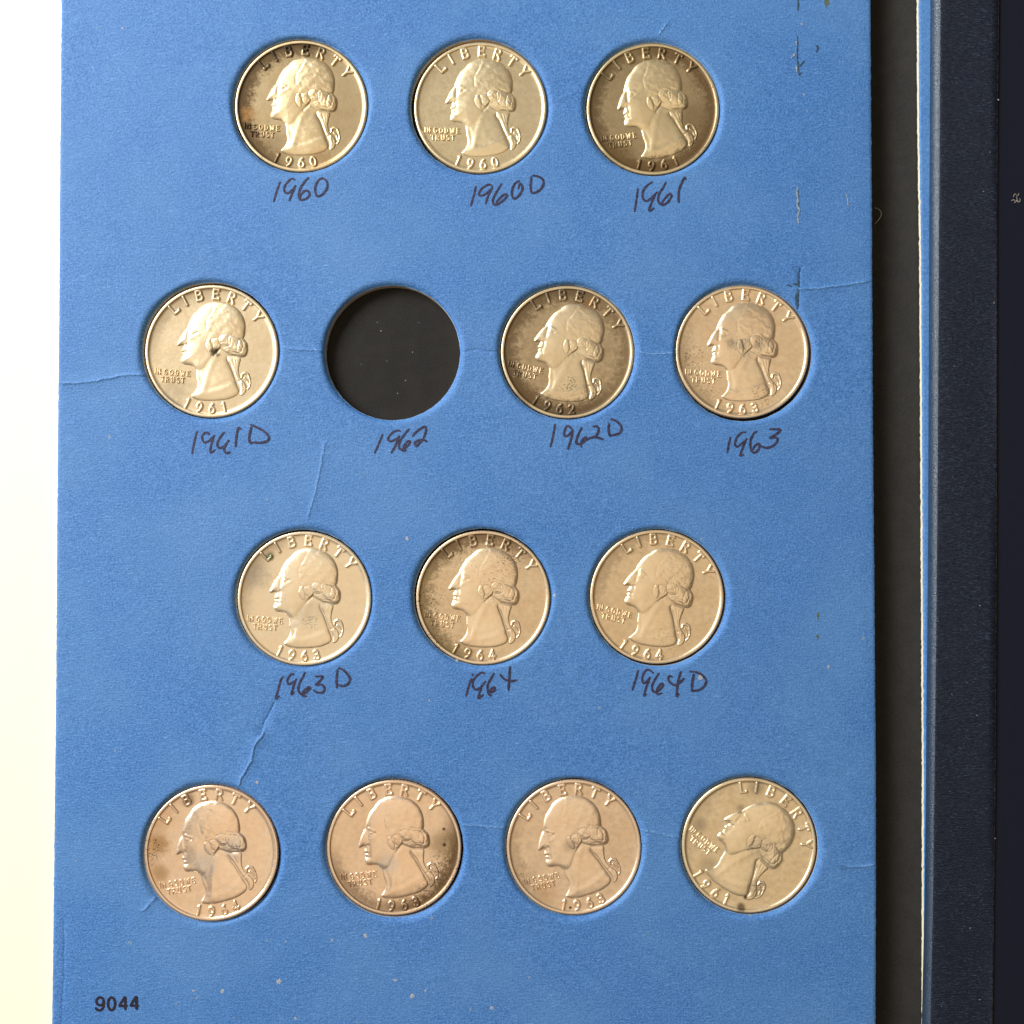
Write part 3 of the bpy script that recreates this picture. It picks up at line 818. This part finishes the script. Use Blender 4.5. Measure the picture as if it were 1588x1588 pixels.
def text_height(strokes, hw, A):
    def f(X, Y):
        D = np.full(X.shape, 1e9)
        for s in strokes:
            lo, hi = s.min(0) - 0.6, s.max(0) + 0.6
            m = (X > lo[0]) & (X < hi[0]) & (Y > lo[1]) & (Y < hi[1])
            if m.any(): D[m] = np.minimum(D[m], dist_seg(X[m], Y[m], s))
        t = hw - D
        return np.where(t > 0, A * (1 - np.exp(-t / 0.09)), np.maximum(t * 0.8, -0.06))
    return f
LIB = arc_text([('L', -32.8), ('I', -19.6), ('B', -4.4), ('E', 12.8), ('R', 29.0), ('T', 45.3), ('Y', 61.6)], 10.44, 1.70)
MOT = px_text([('I',214,785),('N',243,793),('G',299,806),('O',346,817),('D',391,828),('W',440,838),('E',490,849)], -11, 0.92) + \
      px_text([('T',264,862),('R',304,872),('U',350,881),('S',393,890),('T',433,898)], -10, 0.92)
FULL = (-12, 12, -12, 12)
ME_PORT = relief_mesh('portrait', portrait_height, (-6.6, 7.2, -9.6, 9.4))
ME_LIB = relief_mesh('liberty_lettering', text_height(LIB, 0.31, 0.27), FULL, 0.06)
ME_MOT = relief_mesh('motto_lettering', text_height(MOT, 0.125, 0.27), (-11.6, -3.6, -5.8, -1.0), 0.04)
ME_DATE = {}
for y in ('1960', '1961', '1962', '1963', '1964'):
    ds = arc_text(list(zip(y, (-33.8, -20.7, -8.0, 4.0))), 10.45, 1.60, True)
    ME_DATE[y] = relief_mesh('date_numerals', text_height(ds, 0.285, 0.27), (-8.5, 3.5, -11.9, -7.0), 0.05)

def coin_body_mesh():
    prof = [(0.02, 0.0), (3, 0), (6, 0), (8.5, 0.0), (10, 0.005), (11.0, 0.012), (11.40, 0.03), (11.47, 0.08), (11.53, 0.15), (11.59, 0.20), (11.67, 0.225),
            (11.82, 0.23), (11.94, 0.215), (12.02, 0.17), (12.08, 0.09)]
    NS = 238; V, F = [], []
    for r, z in prof:
        for i in range(NS):
            a = 2 * math.pi * i / NS; V.append((r * math.cos(a), r * math.sin(a), Z_FIELD + z))
    n = len(prof)
    for j in range(n - 1):
        for i in range(NS):
            b = (i + 1) % NS; F.append((j * NS + i, (j + 1) * NS + i, (j + 1) * NS + b, j * NS + b))
    # reeded edge
    i0 = len(V)
    for z in (Z_FIELD + 0.08, 0.1, 0.0):
        for i in range(NS):
            a = 2 * math.pi * i / NS; r = (12.13 if i % 2 else 12.05) - (0.1 if z == 0 else 0); V.append((r * math.cos(a), r * math.sin(a), z))
    for i in range(NS):
        b = (i + 1) % NS
        F.append(((n - 1) * NS + i, i0 + i, i0 + b, (n - 1) * NS + b))
        for q in range(2): F.append((i0 + q * NS + i, i0 + (q + 1) * NS + i, i0 + (q + 1) * NS + b, i0 + q * NS + b))
    F.append(tuple(range(i0 + 2 * NS, i0 + 3 * NS))[::-1]); F.append(tuple(range(NS))[::-1])
    me = bpy.data.meshes.new('disc'); me.from_pydata([(x * MM, y * MM, z * MM) for x, y, z in V], [], F)
    me.polygons.foreach_set('use_smooth', [len(p.vertices) == 4 for p in me.polygons]); me.update(); me.materials.append(None)
    return me
ME_BODY = coin_body_mesh()

# ------------------------------------------------------------------ coins: metal
def mat_coin(i, rot, clean, tint, ring=None, blobs=(), specks=None, rough=0.33, grime=0.0):
    """ring: (direction deg in the picture, spread, strength, colour); blobs: (u, v, r, strength, colour) in coin radii; specks the same"""
    k = NT('coin_silver'); so = i * 17.3
    clean, tint = [(min(q[0] * 1.01, .98), q[1] * 0.975, q[2] * 0.91) for q in (clean, tint)]
    xyz = k.sep(); a = math.radians(rot)
    def loc(u, v):                                   # picture direction -> the coin's own frame
        return (u * math.cos(a) - v * math.sin(a), u * math.sin(a) + v * math.cos(a))
    n1 = k.noise(0.28, 4, 0.6, off=(so, 3, 0)); n2 = k.noise(1.1, 4, 0.65, off=(so, 7, 0)); n3 = k.noise(5.0, 3, 0.6, off=(so, 1, 0))
    scr = k.noise(3.0, 2, 0.5, off=(so, 2, 0), stretch=(0.25, 3, 1), rot=1.0 + i)
    c = k.mix(k.ramp(n1, 0.35, 0.68), clean, tint)
    c = k.mix(k.ramp(n2, 0.35, 0.75, 0, 0.35), c, tuple(q * 0.82 for q in tint))
    dirt = None
    X, Y = xyz[0], xyz[1]
    def region(u, v, r, soft):
        cu, cv = loc(u * 12.13, v * 12.13)
        d = k.math('SQRT', k.math('ADD', k.math('POWER', k.math('SUBTRACT', X, cu), 2.0), k.math('POWER', k.math('SUBTRACT', Y, cv), 2.0)))
        d = k.math('ADD', d, k.math('MULTIPLY', k.math('SUBTRACT', n2, 0.5), r * 12.13 * soft))
        return k.ramp(d, r * 12.13, r * 12.13 * 0.25)
    R = k.math('SQRT', k.math('ADD', k.math('MULTIPLY', X, X), k.math('MULTIPLY', Y, Y)))
    ro = k.ramp(n2, 0.3, 0.75, rough, rough + 0.12)
    for (deg, spread, st, colr) in (ring or []):
        u, v = loc(math.cos(math.radians(deg)), math.sin(math.radians(deg)))
        dr = k.math('ADD', k.math('MULTIPLY', X, u / 12.13), k.math('MULTIPLY', Y, v / 12.13))
        rr = k.math('ADD', R, k.math('MULTIPLY', k.math('SUBTRACT', n2, 0.5), 4.5))
        rr = k.math('ADD', rr, k.math('MULTIPLY', k.math('SUBTRACT', n3, 0.5), 3.5))
        m = k.math('MULTIPLY', k.ramp(rr, 8.2, 10.9), k.ramp(dr, spread, spread + 0.5))
        m = k.math('MULTIPLY', m, k.ramp(R, 11.68, 11.48))          # the proud rim is rubbed clean
        c = k.mix(k.math('MULTIPLY', m, st), c, colr)
        ro = k.math('ADD', ro, k.math('MULTIPLY', m, 0.12 * st))
    for (u, v, r, st, colr) in blobs:
        m = k.math('MULTIPLY', region(u, v, r, 1.3), st); c = k.mix(m, c, colr)
    for (u, v, r, st, colr) in (specks or []):
        m = k.math('MULTIPLY', region(u, v, r, 1.0), k.ramp(k.noise(3.6, 3, 0.6, off=(so + 5, 5, 0)), 0.52, 0.66)); c = k.mix(k.math('MULTIPLY', m, st), c, colr)
        ro = k.math('ADD', ro, k.math('MULTIPLY', m, 0.2))
    if grime:
        tone = k.math('MULTIPLY', k.ramp(xyz[2], Z_FIELD + 0.12, Z_FIELD + 0.02), k.ramp(n2, 0.15, 0.75, 0.55, 1.0))   # relief and rim are rubbed clean by handling
        c = k.mix(k.math('MULTIPLY', tone, grime), c, (0.19, 0.118, 0.052))
    pit = k.ramp(k.noise(2.4, 2, 0.5, off=(so, 9, 0)), 0.70, 0.78)
    c = k.mix(k.math('MULTIPLY', pit, 0.35), c, (0.20, 0.14, 0.08))
    h = k.math('ADD', k.math('MULTIPLY', n3, 0.5), k.math('MULTIPLY', scr, 0.5))
    n = k.bump(h, 0.014, 0.7)
    n = k.bump(n1, 0.10, 0.5, n)
    return k.out(c, ro, 0.74, n, 0.22)

BRN, DRK, OLV, ORG, GRN, GRY, BLU = (0.15, 0.088, 0.040), (0.045, 0.030, 0.018), (0.19, 0.135, 0.05), (0.50, 0.24, 0.07), (0.17, 0.19, 0.11), (0.24, 0.21, 0.17), (0.58, 0.57, 0.56)
A, B_ = (0.88, 0.73, 0.47), (0.80, 0.63, 0.38)
P1, P2 = (0.94, 0.78, 0.57), (0.89, 0.69, 0.48)
SPEC = [
 dict(grime=0.58, clean=A, tint=B_, ring=[(170, -0.2, 0.85, BRN), (135, 0.05, 1.0, DRK), (195, 0.35, 0.95, DRK)], blobs=[(-.80, -.12, .18, .6, ORG), (-.4, -.6, .3, .35, BRN), (.3, -.8, .25, .35, ORG)]),
 dict(grime=0.22, clean=(0.92, 0.79, 0.54), tint=(0.87, 0.73, 0.48), ring=[(140, 0.45, 0.30, BRN)], rough=0.31),
 dict(grime=0.62, clean=A, tint=(0.82, 0.68, 0.43), ring=[(180, -0.5, 0.75, OLV), (20, 0.0, 0.9, BRN), (270, 0.1, 0.95, BRN), (170, 0.4, 0.7, DRK)], blobs=[(.62, -.15, .35, .45, OLV), (-.5, -.65, .35, .5, OLV)],
      specks=[(.75, .35, .35, .8, DRK), (.6, -.6, .35, .8, DRK), (-.7, .4, .35, .6, BRN)]),
 dict(grime=0.25, clean=(0.90, 0.77, 0.55), tint=(0.85, 0.70, 0.48), ring=[(130, 0.3, 0.55, BRN)], blobs=[(.05, -.02, .10, .9, DRK), (-.55, -.6, .3, .3, GRY)], specks=[(.3, -.0, .2, .5, DRK)]),
 dict(grime=0.62, clean=(0.84, 0.71, 0.50), tint=(0.76, 0.62, 0.42), ring=[(180, -1.3, 0.62, BRN), (150, -0.2, 0.6, DRK), (250, 0.2, 0.7, DRK)], blobs=[(-.62, -.66, .25, .5, BRN), (.3, .72, .14, .4, ORG)], specks=[(.03, -.5, .2, .9, DRK), (.2, -.6, .2, .6, OLV)], rough=0.33),
 dict(grime=0.15, clean=P1, tint=P2, ring=[(200, 0.35, 0.40, OLV)], blobs=[(-.18, .12, .12, .5, GRY), (.0, .1, .12, .5, GRY), (.25, .1, .13, .5, GRY)], specks=[(-.75, -.1, .35, .7, DRK), (-.55, -.55, .3, .6, BRN), (0, .1, .4, .35, DRK), (.3, -.65, .25, .7, DRK)], rough=0.29),
 dict(grime=0.12, clean=(0.95, 0.83, 0.64), tint=P1, ring=[(150, 0.4, 0.5, BRN)], blobs=[(-.52, .63, .09, .9, GRN), (-.72, .35, .3, .4, GRY), (.05, -.2, .3, .22, GRY)], specks=[(.1, -.35, .2, .6, DRK)], rough=0.28),
 dict(grime=0.32, clean=P1, tint=P2, ring=[(185, 0.0, 0.8, OLV), (95, 0.3, 0.8, BRN)], specks=[(-.82, -.05, .35, .95, DRK), (-.7, -.6, .3, .9, DRK), (.5, .68, .35, .95, DRK), (-.2, .7, .5, .6, BRN), (.3, .4, .35, .5, DRK), (.1, .1, .3, .4, DRK)], rough=0.29),
 dict(grime=0.25, clean=(0.89, 0.73, 0.52), tint=(0.85, 0.67, 0.45), ring=[(135, 0.3, 0.35, BRN)], specks=[(.3, .3, .4, .4, BRN), (.1, -.65, .35, .35, BRN)], rough=0.31),
 dict(grime=0.06, clean=(0.97, 0.77, 0.60), tint=(0.95, 0.71, 0.52), ring=[(170, 0.35, 0.35, ORG)], blobs=[(-.78, .12, .22, .7, (0.48, 0.26, 0.09)), (-.75, -.3, .18, .6, (0.45, 0.27, 0.11)), (-.35, .78, .14, .6, BRN), (-.1, -.15, .28, .5, BLU), (.35, .08, .25, .4, BLU)],  # the blue-grey blobs are reflections on the cheek, painted into the metal colour
      specks=[(-.85, .08, .22, .95, DRK), (-.9, -.1, .15, .9, DRK)], rough=0.23),
 dict(grime=0.16, clean=(0.96, 0.75, 0.58), tint=(0.92, 0.69, 0.50), ring=[(330, 0.3, 0.95, BRN), (240, 0.3, 0.6, BRN)], blobs=[(.72, .05, .28, .55, OLV), (-.1, -.22, .22, .45, BLU), (.74, .27, .035, 1., DRK), (.745, .04, .04, 1., DRK)], specks=[(.75, -.35, .4, .95, DRK), (.45, -.75, .35, .7, BRN), (-.5, -.75, .3, .5, BRN)], rough=0.26),
 dict(grime=0.22, clean=(0.92, 0.74, 0.57), tint=(0.87, 0.67, 0.49), ring=[(200, 0.4, 0.3, BRN)], blobs=[(-.06, .03, .14, .35, GRY), (-.05, -.9, .03, 1., DRK), (-.4, -.65, .2, .25, ORG)], specks=[(-.7, -.4, .25, .4, BRN)], rough=0.31),
 dict(grime=0.22, clean=(0.90, 0.77, 0.56), tint=(0.86, 0.71, 0.49), ring=[(150, 0.5, 0.25, GRY)], blobs=[(.12, .85, .16, .55, GRY), (-.72, .3, .16, .45, GRY), (-.12, .55, .09, .5, GRY), (-.6, -.3, .2, .35, GRY), (.1, -.65, .2, .4, GRY), (-.05, -.77, .05, .95, DRK), (-.12, -.92, .1, .8, DRK), (.15, .0, .25, .3, GRY)], rough=0.30),
]
LABELS = [
 'coin dated 1960 with dark brown toning on its left side, first of top row',
 'clean pale silver coin dated 1960, in the middle of the top row',
 'silver coin dated 1961 with olive dirt around its edge, last of the top row',
 'silver coin dated 1961 with a black spot at the ear, left of the empty hole',
 'dull grey toned coin dated 1962, just right of the empty hole',
 'golden coin dated 1963 with dark speckles on the head, last of the second row',
 'bright coin dated 1963 with green spot on letter L, first of the third row',
 'coin dated 1964 with black specks along its left edge, middle of the third row',
 'clean tan coin dated 1964, last of the third row above the handwriting 1964 D',
 'shiny coin dated 1964 with brown stains at left, first of the bottom row',
 'coin dated 1963 with two dark dots at its right, second of the bottom row',
 'plain tan coin dated 1963 with one dark dot, third of the bottom row',
 'coin dated 1961 turned clockwise with upturned face, last of the bottom row',
]
TILTS = [(0, 0), (-0.5, -0.5), (0.1, 0.1), (-0.2, -0.2), (0, 0.1), (-0.1, -0.2), (-0.4, -0.5), (-0.3, -0.4), (0.1, 0.1), (-0.9, -0.8), (-0.1, -0.2), (0.1, 0.1), (0.1, 0.2)]
for i, c in enumerate(COINS):
    e = empty('coin', (c['xy'][0], c['xy'][1], -2.06 + 0.1 * (abs(TILTS[i][0]) + abs(TILTS[i][1]))))
    tx, ty = TILTS[i]
    e.rotation_euler = (Matrix.Rotation(math.radians(tx), 3, 'X') @ Matrix.Rotation(math.radians(ty), 3, 'Y') @ Matrix.Rotation(math.radians(-c['a']), 3, 'Z')).to_euler()
    tag(e, LABELS[i], 'coin', 'silver coins set in the folder holes')
    m = mat_coin(i, c['a'], **SPEC[i])
    for nm, me in (('disc', ME_BODY), ('portrait', ME_PORT), ('liberty_lettering', ME_LIB), ('motto_lettering', ME_MOT), ('date_numerals', ME_DATE[c['d']])):
        o = bpy.data.objects.new(nm, me); COL.objects.link(o); o.parent = e
        o.material_slots[0].link = 'OBJECT'; o.material_slots[0].material = m
